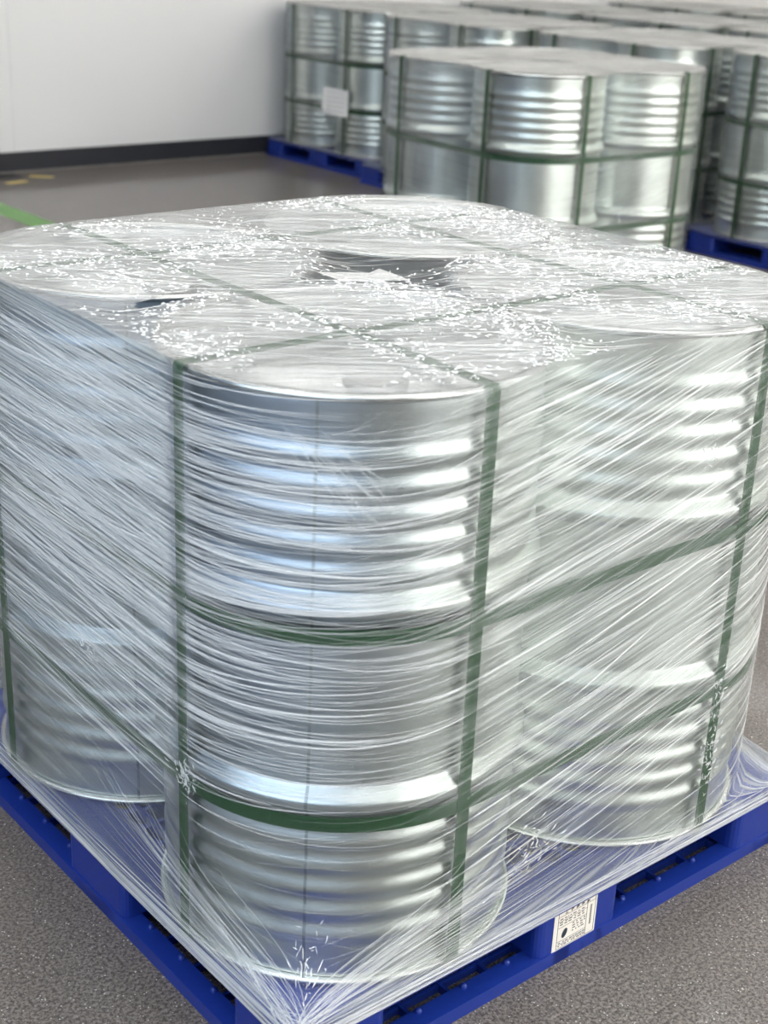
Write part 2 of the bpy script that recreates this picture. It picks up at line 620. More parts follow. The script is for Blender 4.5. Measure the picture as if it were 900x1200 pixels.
# u ranges: A arc 0..SEGN, A->C flat, C arc, C->D flat, D arc, D->B flat, B arc, B->A flat (left face)
U_A0, U_A1 = ULEN[0], ULEN[NC]
U_C0, U_C1 = ULEN[SEGN], ULEN[SEGN + NC]
U_B1 = ULEN[3 * SEGN + NC]


def at_u(u):
    u = u % PER
    lo, hi = 0, NO
    while hi - lo > 1:
        md_ = (lo + hi) // 2
        if ULEN[md_] <= u: lo = md_
        else: hi = md_
    t = (u - ULEN[lo]) / max(1e-9, ULEN[lo + 1] - ULEN[lo])
    a, b = REF[lo], REF[(lo + 1) % NO]
    x, y = a[0] + (b[0] - a[0]) * t, a[1] + (b[1] - a[1]) * t
    nx, ny = a[2] + (b[2] - a[2]) * t, a[3] + (b[3] - a[3]) * t
    l = math.hypot(nx, ny)
    return x, y, nx / l, ny / l


def slope(u):
    """rise of the film strands along the wrap direction"""
    u = u % PER
    if u < U_A1:
        return 0.0 + 0.17 * sstep(U_A0 + 0.22, U_A1, u)
    if u < U_C0:
        return 0.17 + 0.07 * sstep(U_A1, U_C0, u)
    if u < U_C1:
        return 0.24 - 0.12 * sstep(U_C0, U_C1, u)
    if u > U_B1:
        return -0.04
    return 0.06


SH = [0.0]
for i in range(NO):
    SH.append(SH[-1] + slope((ULEN[i] + ULEN[i + 1]) / 2) * (ULEN[i + 1] - ULEN[i]))


def density(u):
    """film layers pull apart over the drums and bunch on the open spans"""
    u = u % PER
    if u < U_A1:
        a = (u - U_A0) / (U_A1 - U_A0)
        return 0.95 - 0.82 * sstep(0.0, 0.10, a) + 0.90 * sstep(0.76, 1.0, a)
    if u < U_C0: return 1.18
    if u < U_C1:
        a = (u - U_C0) / (U_C1 - U_C0)
        return 1.18 - 0.25 * math.sin(PI * a)
    if u > U_B1: return 1.0
    return 0.75


# ------------------------------------------------------------------ film
STRAP_U = [ULEN[k * SEGN + j] for k in range(4) for j in (0, NC)] + [PER]

def uv_attr(me, uvs, dens):
    lay = me.uv_layers.new(name='UVMap')
    idx = [0] * len(me.loops)
    me.loops.foreach_get('vertex_index', idx)
    flat = [0.0] * (2 * len(idx))
    for k, vi in enumerate(idx):
        flat[2 * k], flat[2 * k + 1] = uvs[vi]
    lay.data.foreach_set('uv', flat)
    at = me.attributes.new('film_layers', 'FLOAT', 'POINT')
    at.data.foreach_set('value', dens)


ZB = PH - 0.010       # film bottom edge


def film_point(i, z, near=True):
    """point of the side film over outline index i at height z"""
    rcs = []
    for c, z1 in zip('ACDB', ((0.27, 0.17, 0.17, 0.20) if near else (0.18,) * 4)):
        t = sstep(z1, PH + 0.006, z)          # 0 above z1, 1 at the pallet edge
        rcs.append(RH + (0.034 - RH) * t)
    t = sstep(0.20, PH + 0.004, z)
    h = HH + (HP + 0.0035 - HH) * t
    return h, rcs


def side_film(near, mat):
    zs = []
    if near:
        z = ZB
        while z < 0.30:
            zs.append(z); z += 0.010
        while z < TOP - 0.012:
            zs.append(z); z += 0.012
    else:
        z = ZB
        while z < 0.24:
            zs.append(z); z += 0.02
        while z < TOP - 0.02:
            zs.append(z); z += 0.07
    zs += [TOP - 0.003, TOP + 0.0038]
    vs, uv, de = [], [], []
    for z in zs:
        h, rcs = film_point(0, z, near)
        if z > TOP:
            h -= 0.003
            rcs = [r - 0.003 for r in rcs]
        ol = outline(h, rcs)
        for i in range(NO + 1):
            x, y, nx, ny = ol[i % NO]
            seg = (i % SEGN)
            sag = 0.0
            if seg > NC and z > 0.2:
                t = (seg - NC) / NF
                sag = 0.0
            wv = 0.0007 * mnoise.noise((ULEN[i] * 5, (z - SH[i]) * 40, 1.7)) if near and z > 0.14 else 0
            vs.append((x + nx * (sag + wv), y + ny * (sag + wv), z))
            uv.append((ULEN[i], z - SH[i]))
            dd = density(ULEN[i] if i < NO else 0)
            # fewer turns of film round the foot of the load
            foot = 1.0 - 0.55 * sstep(0.44, 0.30, z) + 0.9 * sstep(0.20, 0.115, z)
            # film clinging to a strap turns clear there
            cl = 1.0
            for us in STRAP_U:
                du = abs(ULEN[i] - us)
                cl = min(cl, 0.25 + 0.75 * sstep(0.012, 0.022, du))
            for zs_ in (PH + ZU - 0.034, PH + ZL - 0.028):
                lo_ = 0.55 if ULEN[i] < U_B1 else 0.9
                cl = min(cl, lo_ + (1 - lo_) * sstep(0.012, 0.024, abs(z - zs_)))
            de.append(max(dd * foot * cl, 0.62 * sstep(0.22, 0.13, z) if near and 0.05 < ULEN[i] < U_A1 + 0.1 else 0))
    W = NO + 1
    fs = [(r * W + i, r * W + i + 1, (r + 1) * W + i + 1, (r + 1) * W + i) for r in range(len(zs) - 1) for i in range(NO)]
    me = bpy.data.meshes.new('side_film')
    me.from_pydata(vs, [], fs)
    me.polygons.foreach_set('use_smooth', [True] * len(fs))
    me.materials.append(mat)
    uv_attr(me, uv, de)
    return me


CENT = [(-SP, -SP), (SP, -SP), (SP, SP), (-SP, SP)]


def top_z(x, y, r0=0.292):
    d = min(math.hypot(x - cx, y - cy) for cx, cy in CENT) - r0
    z = TOP + 0.0035
    if d > 0:
        z -= 0.022 * (1 - math.exp(-d / 0.10)) * sstep(0, 0.03, d)
    return z, d


def top_film(near, mat, n):
    vs, uv, de, fs = [], [], [], []
    g = HH - 0.003
    rc = RH - 0.003
    for j in range(n + 1):
        for i in range(n + 1):
            x, y = -g + 2 * g * i / n, -g + 2 * g * j / n
            # squeeze the square onto the rounded outline near the corners
            m_ = max(abs(x), abs(y))
            if m_ > 1e-6:
                a = math.atan2(y, x)
                # distance to rounded square along a
                ca, sa = abs(math.cos(a)), abs(math.sin(a))
                sq = g / max(ca, sa)
                q = g - rc
                px, py = ca * sq, sa * sq
                if px > q and py > q:
                    b_ = q * (ca + sa)
                    rad = b_ + math.sqrt(max(0, b_ * b_ - 2 * q * q + rc * rc))
                else:
                    rad = sq
                fct = rad / sq
                k = m_ / g
                fct = 1 + (fct - 1) * k ** 2
                x, y = x * fct, y * fct
            z, d = top_z(x, y, 0.292 if near else 0.335)
            edge = g - max(abs(x), abs(y))
            if d > 0 and edge < 0.10:
                z += (TOP + 0.0035 - z) * sstep(0.10, 0.0, edge)
            if near:
                z += 0.0007 * mnoise.noise((x * 60, y * 60, 0.3))
            vs.append((x, y, z + (0.0 if near else 0.0015)))
            p, q2 = (x - y) * 0.7071, (x + y) * 0.7071
            uv.append((p + 0.25 * q2, q2 - 0.25 * p))
            dd = 1.0
            for q_ in (-SP, SP):
                if near:
                    dm = min(abs(x - q_), abs(y - q_)) + 0.006 * mnoise.noise((x * 14, y * 14, 3))
                    dd = min(dd, 0.52 + 0.30 * mnoise.noise((x * 9, y * 9, 6)) + 0.48 * sstep(0.010, 0.020, dm))
            if near and d > 0:
                rc_ = math.hypot(x, y)
                cut = 0.90 if rc_ < 0.26 else (0.62 if y < -0.1 and abs(x) < 0.2 else 0.12)
                dd = min(dd, 1.0 - cut * sstep(0.0, 0.030, d))
            elif d > 0:
                dd = 1.0 - 0.52 * sstep(0.0, 0.05, d)
            de.append(dd * (0.85 + 0.3 * mnoise.noise((x * 4, y * 4, 5))))
    W = n + 1
    for j in range(n):
        for i in range(n):
            q = (j * W + i, j * W + i + 1, (j + 1) * W + i + 1, (j + 1) * W + i)
            if near:
                cx = sum(vs[k][0] for k in q) / 4
                cy = sum(vs[k][1] for k in q) / 4
                # torn opening in the notch between two drums
                if abs((cx + 0.425) / 0.052) ** 2 + ((cy - 0.002) / 0.021) ** 2 < 1 + 0.35 * mnoise.noise((cx * 40, cy * 40, 2)):
                    continue
            fs.append(q)
    me = bpy.data.meshes.new('top_film')
    me.from_pydata(vs, [], fs)
    me.polygons.foreach_set('use_smooth', [True] * len(fs))
    me.materials.append(mat)
    uv_attr(me, uv, de)
    return me


class Ribbons:
    """raised film wrinkles: ridges with a V section"""
    def __init__(self):
        self.v, self.f, self.d = [], [], []

    def add(self, pts, nors, w, hgt, dens, fade=None):
        n = len(pts)
        o = len(self.v)
        for k in range(n):
            p, nv = Vector(pts[k]), Vector(nors[k])
            t = (Vector(pts[min(n - 1, k + 1)]) - Vector(pts[max(0, k - 1)]))
            if t.length < 1e-9: t = Vector((1, 0, 0))
            s = nv.cross(t.normalized())
            s.normalize()
            tp = min(1.0, 0.25 + 3 * min(k, n - 1 - k) / n)
            self.v += [tuple(p - s * w * tp), tuple(p + nv * hgt * tp), tuple(p + s * w * tp)]
            q = dens * (fade[k] if fade else 1.0)
            self.d += [q * 0.9, q, q * 0.9]
        for k in range(n - 1):
            a, b = o + 3 * k, o + 3 * k + 3
            self.f += [(a, a + 1, b + 1, b), (a + 1, a + 2, b + 2, b + 1)]

    def build(self, name, mat, parent):
        me = bpy.data.meshes.new(name)
        me.from_pydata(self.v, [], self.f)
        me.polygons.foreach_set('use_smooth', [True] * len(self.f))
        me.materials.append(mat)
        at = me.attributes.new('film_layers', 'FLOAT', 'POINT')
        at.data.foreach_set('value', self.d)
        o = bpy.data.objects.new(name, me)
        col.objects.link(o)
        o.parent = parent
        o['kind'] = 'stuff'
        return o


def side_xyz(u, z, off=0.001):
    x, y, nx, ny = at_u(u)
    if z < 0.28:
        h, rcs = film_point(0, z, True)
        uu = u % PER
        # follow the flared foot of the film
        ol = _foot(z)
        lo = 0
        for k in range(NO):
            if ULEN[k] <= uu: lo = k
            else: break
        t = (uu - ULEN[lo]) / max(1e-9, ULEN[lo + 1] - ULEN[lo])
        a, b = ol[lo], ol[(lo + 1) % NO]
        x, y = a[0] + (b[0] - a[0]) * t, a[1] + (b[1] - a[1]) * t
    uu = u % PER
    k = uu
    base = 0
    for s0, s1 in ((U_A1, U_C0), (U_B1, PER), (U_C1, ULEN[2 * SEGN]), (ULEN[2 * SEGN + NC], ULEN[3 * SEGN])):
        if s0 < uu < s1 and z > 0.2:
            pass
    return (x + nx * off, y + ny * off, z), (nx, ny, 0)


_fc = {}


def _foot(z):
    k = round(z, 3)
    if k not in _fc:
        h, rcs = film_point(0, k, True)
        _fc[k] = outline(h, rcs)
    return _fc[k]


def near_strands(parent):
    rb = Ribbons()
    rnd = random.Random(5)

    def strand(u0, z0, L, sl, w, dens, hgt=None, bow=0.0):
        n = max(4, int(L / 0.018))
        pts, nors, fade = [], [], []
        z = z0
        for k in range(n + 1):
            u = u0 + L * k / n
            if k: z += (slope(u) + sl) * L / n
            zz = z + bow * math.sin(PI * k / n)
            if not (ZB < zz < TOP - 0.004): break
            p, nv = side_xyz(u, zz, 0.0016)
            pts.append(p); nors.append(nv)
            du = min(abs(u % PER - us) for us in STRAP_U)
            fd = 0.22 + 0.78 * sstep(0.010, 0.026, du)
            for zs_ in (PH + ZU - 0.034, PH + ZL - 0.028):
                lo_ = 0.55 if u % PER < U_B1 else 1.0
                fd = min(fd, lo_ + (1 - lo_) * sstep(0.012, 0.02, abs(zz - zs_)))
            fade.append(fd)
        if len(pts) > 2:
            rb.add(pts, nors, w, hgt if hgt is not None else w * 0.8, dens, fade)

    # left span
    for i in range(760):
        w = rnd.choice((0.0003, 0.0004, 0.0006, 0.0008, 0.0013))
        strand(rnd.uniform(U_B1 - 0.35, PER - 0.02), rnd.triangular(0.34, TOP, 0.8), rnd.uniform(0.15, 0.75), rnd.gauss(0.0, 0.05), w, rnd.uniform(0.45, 1.1))
    for i in range(70):
        strand(rnd.uniform(U_B1 - 0.3, PER - 0.2), rnd.triangular(0.3, TOP, 0.85), rnd.uniform(0.25, 0.7), rnd.gauss(0.0, 0.05), rnd.uniform(0.0014, 0.0026), rnd.uniform(0.8, 1.3), 0.0010)
    for i in range(170):
        strand(rnd.uniform(U_B1 - 0.2, PER - 0.1), rnd.uniform(0.84, TOP - 0.004), rnd.uniform(0.15, 0.6), rnd.gauss(0.0, 0.03), rnd.uniform(0.0004, 0.0012), rnd.uniform(0.6, 1.1))
    for i in range(60):
        strand(rnd.uniform(U_A1 - 0.1, U_C0), rnd.uniform(0.25, TOP - 0.05), rnd.uniform(0.15, 0.5), rnd.gauss(0.03, 0.07), rnd.uniform(0.0011, 0.0022), rnd.uniform(0.7, 1.2), 0.0009)
    # round the seam drum
    for i in range(225):
        w = rnd.choice((0.00025, 0.0003, 0.0004, 0.0006))
        strand(rnd.uniform(-0.10, U_A1 - 0.05), rnd.triangular(0.36, TOP - 0.005, 0.9), rnd.uniform(0.06, 0.34), rnd.gauss(0.0, 0.035), w, rnd.uniform(0.35, 1.0))
    for i in range(60):
        strand(rnd.uniform(0.0, U_A1 - 0.05), rnd.uniform(0.15, 0.4), rnd.uniform(0.05, 0.3), rnd.gauss(0.0, 0.12), 0.0003, rnd.uniform(0.3, 0.8))
    # right span
    for i in range(700):
        w = rnd.choice((0.00025, 0.0003, 0.0005, 0.0007, 0.0010))
        strand(rnd.uniform(U_A1 - 0.12, U_C1 - 0.1), rnd.uniform(0.13, TOP - 0.02), rnd.uniform(0.06, 0.38), rnd.gauss(0.02, 0.07), w, rnd.uniform(0.35, 1.0))
    # steep scratchy crossings near the top of the right span
    for i in range(170):
        strand(rnd.uniform(U_A1 - 0.25, U_C1 - 0.2), rnd.triangular(0.70, TOP - 0.03, 0.95), rnd.uniform(0.02, 0.10), rnd.uniform(0.2, 0.9), 0.0003, rnd.uniform(0.5, 1.0))
    # loose fan of pulled threads on the seam drum
    for i in range(22):
        strand(rnd.uniform(0.17, 0.27), rnd.uniform(0.93, 1.01), rnd.uniform(0.04, 0.11), rnd.uniform(-1.5, -0.8), 0.00045, rnd.uniform(0.8, 1.2), None, rnd.uniform(-0.01, 0.01))
    # crumpled knots where the film caught on a strap
    for (uk, zk, su, sz, cnt) in ((0.012, 0.415, 0.014, 0.012, 70), (0.010, 0.175, 0.012, 0.020, 60), (U_C0, 0.285, 0.016, 0.035, 110), (U_C0, 0.40, 0.010, 0.03, 50),
                                  (U_A1 + 0.16, 0.27, 0.02, 0.03, 60), (U_B1 + 0.32, 0.50, 0.015, 0.008, 40), (0.24, 0.20, 0.02, 0.02, 40), (U_C0 - 0.10, 0.86, 0.02, 0.02, 40)):
        for i in range(cnt):
            u0, z0 = rnd.gauss(uk, su), rnd.gauss(zk, sz)
            a, L = rnd.uniform(0, PI), rnd.uniform(0.004, 0.014)
            pts, nors = [], []
            for k in range(4):
                p, nv = side_xyz(u0 + math.cos(a) * L * k / 3, max(ZB + 0.01, z0 + math.sin(a) * L * k / 3), 0.0018)
                pts.append(p); nors.append(nv)
            rb.add(pts, nors, rnd.uniform(0.0004, 0.0011), rnd.uniform(0.0006, 0.0020), rnd.uniform(0.6, 1.2))
    # faces away from the photograph's viewpoint
    for i in range(300):
        strand(rnd.uniform(U_C1 - 0.1, U_B1 - 0.3), rnd.uniform(0.2, TOP - 0.02), rnd.uniform(0.1, 0.4), rnd.gauss(0.0, 0.06), 0.0006, rnd.uniform(0.4, 0.9))
    # gathered edge of the film along the pallet
    for i in range(330):
        z0 = PH - 0.008 + abs(rnd.gauss(0, 0.018))
        u0 = rnd.uniform(0, PER)
        w = rnd.choice((0.0005, 0.0008, 0.0014))
        n = 10
        L = rnd.uniform(0.12, 0.5)
        pts, nors = [], []
        dz = rnd.uniform(-0.010, 0.012)
        for k in range(n + 1):
            zz = max(ZB + 0.001, z0 + dz * k / n)
            p, nv = side_xyz(u0 + L * k / n, zz, 0.002)
            pts.append(p); nors.append(nv)
        rb.add(pts, nors, w, w * 0.8, rnd.uniform(0.5, 1.0))
    # strands fanning into the film corner over the pallet corner below the seam drum
    for i in range(100):
        ua = (U_A0 + U_A1) / 2
        side = rnd.choice((-1, 1))
        u1 = ua + side * rnd.uniform(0.15, 0.55)
        z1 = rnd.uniform(PH + 0.03, PH + 0.22)
        u2 = ua + rnd.gauss(0, 0.05)
        z2 = rnd.uniform(PH + 0.002, PH + 0.03)
        pts, nors = [], []
        for k in range(13):
            t = k / 12
            p, nv = side_xyz(u1 + (u2 - u1) * t, z1 + (z2 - z1) * t ** 0.8, 0.002)
            pts.append(p); nors.append(nv)
        rb.add(pts, nors, rnd.choice((0.0003, 0.0005, 0.0008)), 0.0006, rnd.uniform(0.4, 1.0))
    rb.build('film_strands', M['strand'], parent)

    # top wrinkles
    rb = Ribbons()
    up = Vector((0, 0, 1))

    def inside(x, y):
        if abs(x) > HH - 0.02 or abs(y) > HH - 0.02: return False
        if abs(x) > SP and abs(y) > SP:
            return math.hypot(abs(x) - SP, abs(y) - SP) < RH - 0.02
        return True

    def hole(x, y):
        return abs((x + 0.425) / 0.056) ** 2 + ((y - 0.002) / 0.026) ** 2 < 1

    def tstrand(x, y, ang, L, w, dens, hgt):
        if top_z(x + math.cos(ang) * L / 2, y + math.sin(ang) * L / 2)[1] > 0.02 and rnd.random() < 0.7:
            return
        n = max(3, int(L / 0.02))
        pts = []
        for k in range(n + 1):
            px, py = x + math.cos(ang) * L * k / n, y + math.sin(ang) * L * k / n
            if not inside(px, py) or hole(px, py): break
            z, d = top_z(px, py)
            edge = HH - max(abs(px), abs(py))
            if d > 0 and edge < 0.10:
                z += (TOP + 0.0035 - z) * sstep(0.10, 0.0, edge)
            pts.append((px, py, z + 0.0018))
        if len(pts) > 2:
            rb.add(pts, [up] * len(pts), w, hgt, dens)

    for i in range(900):
        tstrand(rnd.uniform(-HH, HH), rnd.uniform(-HH, HH), -PI / 4 + rnd.gauss(0.22, 0.16), rnd.uniform(0.05, 0.35), rnd.choice((0.0003, 0.0005, 0.0008)), rnd.uniform(0.3, 0.9), 0.0006)
    rb.build('top_film_strands', M['strand'], parent)
    rb = Ribbons()
    i = 0
    while i < 6500:
        x, y = rnd.uniform(-HH, HH), rnd.uniform(-HH, HH)
        cl = mnoise.noise((x * 6, y * 6, 8.0)) + 0.25
        if rnd.random() > cl * 1.6: continue
        i += 1
        tstrand(x, y, rnd.uniform(0, PI), rnd.uniform(0.003, 0.012), rnd.uniform(0.0006, 0.0017), rnd.uniform(0.7, 1.2), rnd.uniform(0.0008, 0.0024))
    rb.build('film_crinkles', M['crinkle'], parent)


# ------------------------------------------------------------------ straps
SW, ST = 0.0245, 0.0006


def hstrap_mesh(z, detail=True):
    rr_ = 0.2920
    ol = outline(SP + rr_, [rr_] * 4, 22 if detail else 8, 14 if detail else 3)
    m = MB()
    m.sweep([(x, y, z) for x, y, a, b in ol], [(a, b, 0) for x, y, a, b in ol], [(0, 0, 1)] * len(ol), SW, ST, True)
    return m.mesh('strap_band', M['strap'])


def vstrap_mesh(along, c, lift):
    """strap in the plane across two drums; along 'x' or 'y'; c is the other coordinate"""
    e = SP + 0.2930
    t = TOP + 0.0003 + lift
    rp = 0.006
    path, nor = [], []
    z = PH + 0.001
    while z < t - rp:
        path.append((-e, z)); nor.append((-1, 0)); z += 0.05
    for k in range(7):
        a = PI - PI / 2 * k / 6
        path.append((-e + rp + rp * math.cos(a), t - rp + rp * math.sin(a))); nor.append((math.cos(a), math.sin(a)))
    for k in range(1, 20):
        path.append((-e + rp + (2 * e - 2 * rp) * k / 20, t)); nor.append((0, 1))
    for k in range(7):
        a = PI / 2 - PI / 2 * k / 6
        path.append((e - rp + rp * math.cos(a), t - rp + rp * math.sin(a))); nor.append((math.cos(a), math.sin(a)))
    z = t - rp - 0.05
    while z > PH:
        path.append((e, z)); nor.append((1, 0)); z -= 0.05
    path.append((e, PH + 0.001)); nor.append((1, 0))
    m = MB()
    if along == 'x':
        m.sweep([(p, c, z) for p, z in path], [(a, 0, b) for a, b in nor], [(0, 1, 0)] * len(path), SW, ST)
    else:
        m.sweep([(c, p, z) for p, z in path], [(0, a, b) for a, b in nor], [(1, 0, 0)] * len(path), SW, ST)
    return m.mesh('strap_loop', M['strap'])


VST = [vstrap_mesh('y', -SP, 0.0), vstrap_mesh('x', -SP, 0.0013), vstrap_mesh('y', SP, 0.0), vstrap_mesh('x', SP, 0.0013)]
HST = [hstrap_mesh(PH + ZU - 0.034), hstrap_mesh(PH + ZL - 0.028)]
HSTF = [hstrap_mesh(PH + ZU - 0.034, False), hstrap_mesh(PH + ZL - 0.028, False)]


# ------------------------------------------------------------------ pallet
def rrect(x0, y0, x1, y1, r, n=4):
    pts = []
    for cx, cy, a0 in ((x1 - r, y1 - r, 0), (x0 + r, y1 - r, PI / 2), (x0 + r, y0 + r, PI), (x1 - r, y0 + r, 1.5 * PI)):
        for k in range(n + 1):
            a = a0 + PI / 2 * k / n
            pts.append((cx + r * math.cos(a), cy + r * math.sin(a)))
    return pts


def holed_cell(m, x0, y0, x1, y1, z0, z1, ex, ey, n=16, ring=True):
    """plate cell with an oval hole"""
    cx, cy = (x0 + x1) / 2, (y0 + y1) / 2
    outer, inner = [], []
    for k in range(n):
        a = 2 * PI * k / n
        c, s = math.cos(a), math.sin(a)
        q = 1 / max(abs(c), abs(s))
        outer.append((cx + c * q * (x1 - x0) / 2, cy + s * q * (y1 - y0) / 2))
        inner.append((cx + c * ex, cy + s * ey))
    vs = [(x, y, z1) for x, y in outer] + [(x, y, z1) for x, y in inner] + [(x, y, z0) for x, y in inner] + [(x, y, z0) for x, y in outer]
    fs = []
    for k in range(n):
        j = (k + 1) % n
        fs += [(k, j, n + j, n + k), (n + k, n + j, 2 * n + j, 2 * n + k), (2 * n + k, 2 * n + j, 3 * n + j, 3 * n + k), (j, k, 3 * n + k, 3 * n + j)]
    m.add(vs, fs)


def pallet_meshes():
    d = {}
    z0, z1 = PH - 0.020, PH
    # deck border
    m = MB()
    bw = 0.085
    b0 = HP - bw
    outer = rrect(-HP, -HP, HP, HP, 0.03, 5)
    inner = rrect(-b0, -b0, b0, b0, 0.008, 5)
    n = len(outer)
    vs = [(x, y, z1) for x, y in outer] + [(x, y, z1) for x, y in inner] + [(x, y, z0) for x, y in inner] + [(x, y, z0) for x, y in outer]
    fs = []
    for k in range(n):
        j = (k + 1) % n
        fs += [(k, j, n + j, n + k), (n + k, n + j, 2 * n + j, 2 * n + k), (2 * n + k, 2 * n + j, 3 * n + j, 3 * n + k), (3 * n + k, 3 * n + j, j, k)]
    m.add(vs, fs)
    d['deck_border'] = m.mesh('deck_border', M['blue'])
    # row of oval slots inside the border
    m = MB()
    cw, cd_ = 0.055, 0.042
    cnt = int(2 * b0 / cw)
    cw = 2 * b0 / cnt
    i0 = b0 - cd_
    for k in range(cnt):
        x = -b0 + k * cw
        holed_cell(m, x, -b0, x + cw, -i0, z0, z1, cw * 0.40, cd_ * 0.38)
        holed_cell(m, x, i0, x + cw, b0, z0, z1, cw * 0.40, cd_ * 0.38)
    cnt2 = int(2 * i0 / 0.055)
    cw2 = 2 * i0 / cnt2
    for k in range(cnt2):
        y = -i0 + k * cw2
        holed_cell(m, -b0, y, -i0, y + cw2, z0, z1, cd_ * 0.38, cw2 * 0.40)
        holed_cell(m, i0, y, b0, y + cw2, z0, z1, cd_ * 0.38, cw2 * 0.40)
    d['slotted_band'] = m.mesh('slotted_band', M['blue'])
    # grid of ribs
    m = MB()
    m.box(-i0, -0.004, z0 - 0.01, i0, 0.004, z1)
    d['deck_rib'] = m.mesh('deck_rib', M['blue'])
    d['i0'] = i0
    # bottom runner (lattice with border)
    m = MB()
    rw, rh = 0.115, 0.026
    m.box(-HP, -rw / 2, 0.0, HP, -rw / 2 + 0.036, rh)
    m.box(-HP, rw / 2 - 0.014, 0.0, HP, rw / 2, rh)
    m.box(-HP, 0.008, 0.0, HP, 0.014, rh - 0.012)
    x = -HP
    while x <= HP:
        m.box(max(-HP, x - 0.003), -rw / 2 + 0.03, 0, min(HP, x + 0.003), rw / 2 - 0.01, rh - 0.010)
        x += HP / 7
    d['runner'] = m.mesh('bottom_runner', M['blue'])
    d['rw'], d['rh'] = rw, rh
    # block
    m = MB()
    m.prism(rrect(-0.098, -0.0575, 0.098, 0.0575, 0.016), rh + 0.0002, z0 - 0.0002)
    d['block'] = m.mesh('pallet_block', M['blue'])
    m = MB()
    m.prism(rrect(-0.085, -0.085, 0.085, 0.085, 0.02), rh + 0.0002, z0 - 0.0002)
    d['corner'] = m.mesh('corner_block', M['blue'])
    m = MB()
    m.lathe([(0.006, rh), (0.006, rh + 0.004), (0.003, rh + 0.007), (0.0005, rh + 0.0075)], 10, cap1=True)
    d['stud'] = m.mesh('runner_stud', M['blue'])
    return d


PM = pallet_meshes()


def make_pallet(loc, rz, label, group=None, near=True):
    e = empty('plastic_pallet', loc, rz)
    tag(e, label, 'pallet', group)
    o = place(PM['deck_border'], 'deck_border', e)
    if near:
        b = o.modifiers.new('bevel', 'BEVEL'); b.width = 0.004; b.segments = 2; b.limit_method = 'ANGLE'
        place(PM['slotted_band'], 'slotted_band', e)
    i0 = PM['i0']
    n = 20 if near else 8
    for k in range(1, n):
        p = -i0 + 2 * i0 * k / n
        place(PM['deck_rib'], 'deck_rib', e, (0, p, 0))
        place(PM['deck_rib'], 'deck_rib', e, (p, 0, -0.0003), PI / 2)
    rw = PM['rw']
    q = HP - rw / 2
    for p in (-q, 0, q):
        r = place(PM['runner'], 'bottom_runner', e, (0, p, 0), PI if p > 0 else 0)
        r2 = place(PM['runner'], 'bottom_runner', e, (p, 0, -0.0002), PI / 2 if p > 0 else -PI / 2)
        if near and p == -q:
            for sx in (-1, 1):
                for t in (0.14, 0.235, 0.33):
                    place(PM['stud'], 'stud', r, (sx * t, -rw / 2 + 0.029, 0))
                    place(PM['stud'], 'stud', r2, (sx * t, -rw / 2 + 0.029, 0))
    qc = HP - 0.087
    for sx in (-1, 1):
        for sy in (-1, 1):
            place(PM['corner'], 'corner_block', e, (sx * qc, sy * qc, 0))
    qb = HP - 0.0605
    place(PM['block'], 'block', e, (0, -qb, 0))
    place(PM['block'], 'block', e, (0, qb, 0))
    place(PM['block'], 'block', e, (-qb, 0, 0), PI / 2)
    place(PM['block'], 'block', e, (qb, 0, 0), PI / 2)
    place(PM['corner'], 'block', e, (0, 0, 0))
    return e


# ------------------------------------------------------------------ loads
FILM_SIDE = side_film(True, M['film_side'])
FILM_TOP = top_film(True, M['film_top'], 190)
FILM_SIDE_F = side_film(False, M['film_far'])
FILM_TOP_F = top_film(False, M['film_fartop'], 34)


def make_load(cx, cy, rz, near, names):
    c, s = math.cos(rz), math.sin(rz)
    T = lambda x, y, z=0: (cx + c * x - s * y, cy + s * x + c * y, z)
    pal = make_pallet((cx, cy, 0), rz, names['pallet'], names.get('pg'), near)
    for i, (dx, dy) in enumerate(((-SP, -SP), (-SP, SP), (SP, -SP), (SP, SP))):
        lab = names['drum'][i]
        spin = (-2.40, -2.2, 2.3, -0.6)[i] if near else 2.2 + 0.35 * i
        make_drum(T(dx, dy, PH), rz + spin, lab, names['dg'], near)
    for i, me in enumerate(VST + (HST if near else HSTF)):
        o = place(me, 'packing_strap', None, (cx, cy, 0), rz)
        tag(o, names['strap'][i], 'strap', names['sg'])
    e = empty('stretch_film', (cx, cy, 0), rz)
    tag(e, names['film'], 'stretch film', names.get('fg'))
    place(FILM_SIDE if near else FILM_SIDE_F, 'side_film', e)
    place(FILM_TOP if near else FILM_TOP_F, 'top_film', e)
    return pal, e


near_pal, near_film = make_load(0, 0, 0, True, dict(
    pallet='blue plastic pallet with a printed paper label on its middle block',
    drum=['galvanized steel drum with a vertical weld seam above the film-gathered pallet corner',
          'galvanized steel drum behind dense white streaks of film above the oval deck slots',
          'galvanized steel drum above the wrapped pallet corner past the paper label',
          'galvanized steel drum diagonally behind the weld seam drum across the torn paper'],
    dg='drums on the labelled pallet',
    strap=['green strap over the weld seam drum and the drum behind dense film streaks',
           'green strap over the weld seam drum and the drum past the paper label',
           'green strap over the drum past the paper label and the drum behind it',
           'green strap over the dense streak drum and the drum beyond the torn paper',
           'green strap round all four labelled-pallet drums under the upper hoop',
           'green strap round all four labelled-pallet drums under the lower hoop'],
    sg='straps on the labelled pallet',
    film='clear streaky stretch film with torn top wrapped round the labelled pallet load'))
near_strands(near_film)

# printed label on the middle block of the pallet's right face
lab = boxobj('paper_label', (-0.051, -0.0009, -0.046, 0.051, 0.0, 0.046), M['paper'], near_pal)
lab.location = (-0.012, -HP + 0.0026, 0.066)
lab['label'] = 'white paper label with printed table and dark stamp'
m = MB()
yy = -0.0012


def ink(x0, z0, x1, z1, mm):
    mm.box(x0 * 1.5, yy, z0, x1 * 1.5, -0.00092, z1)


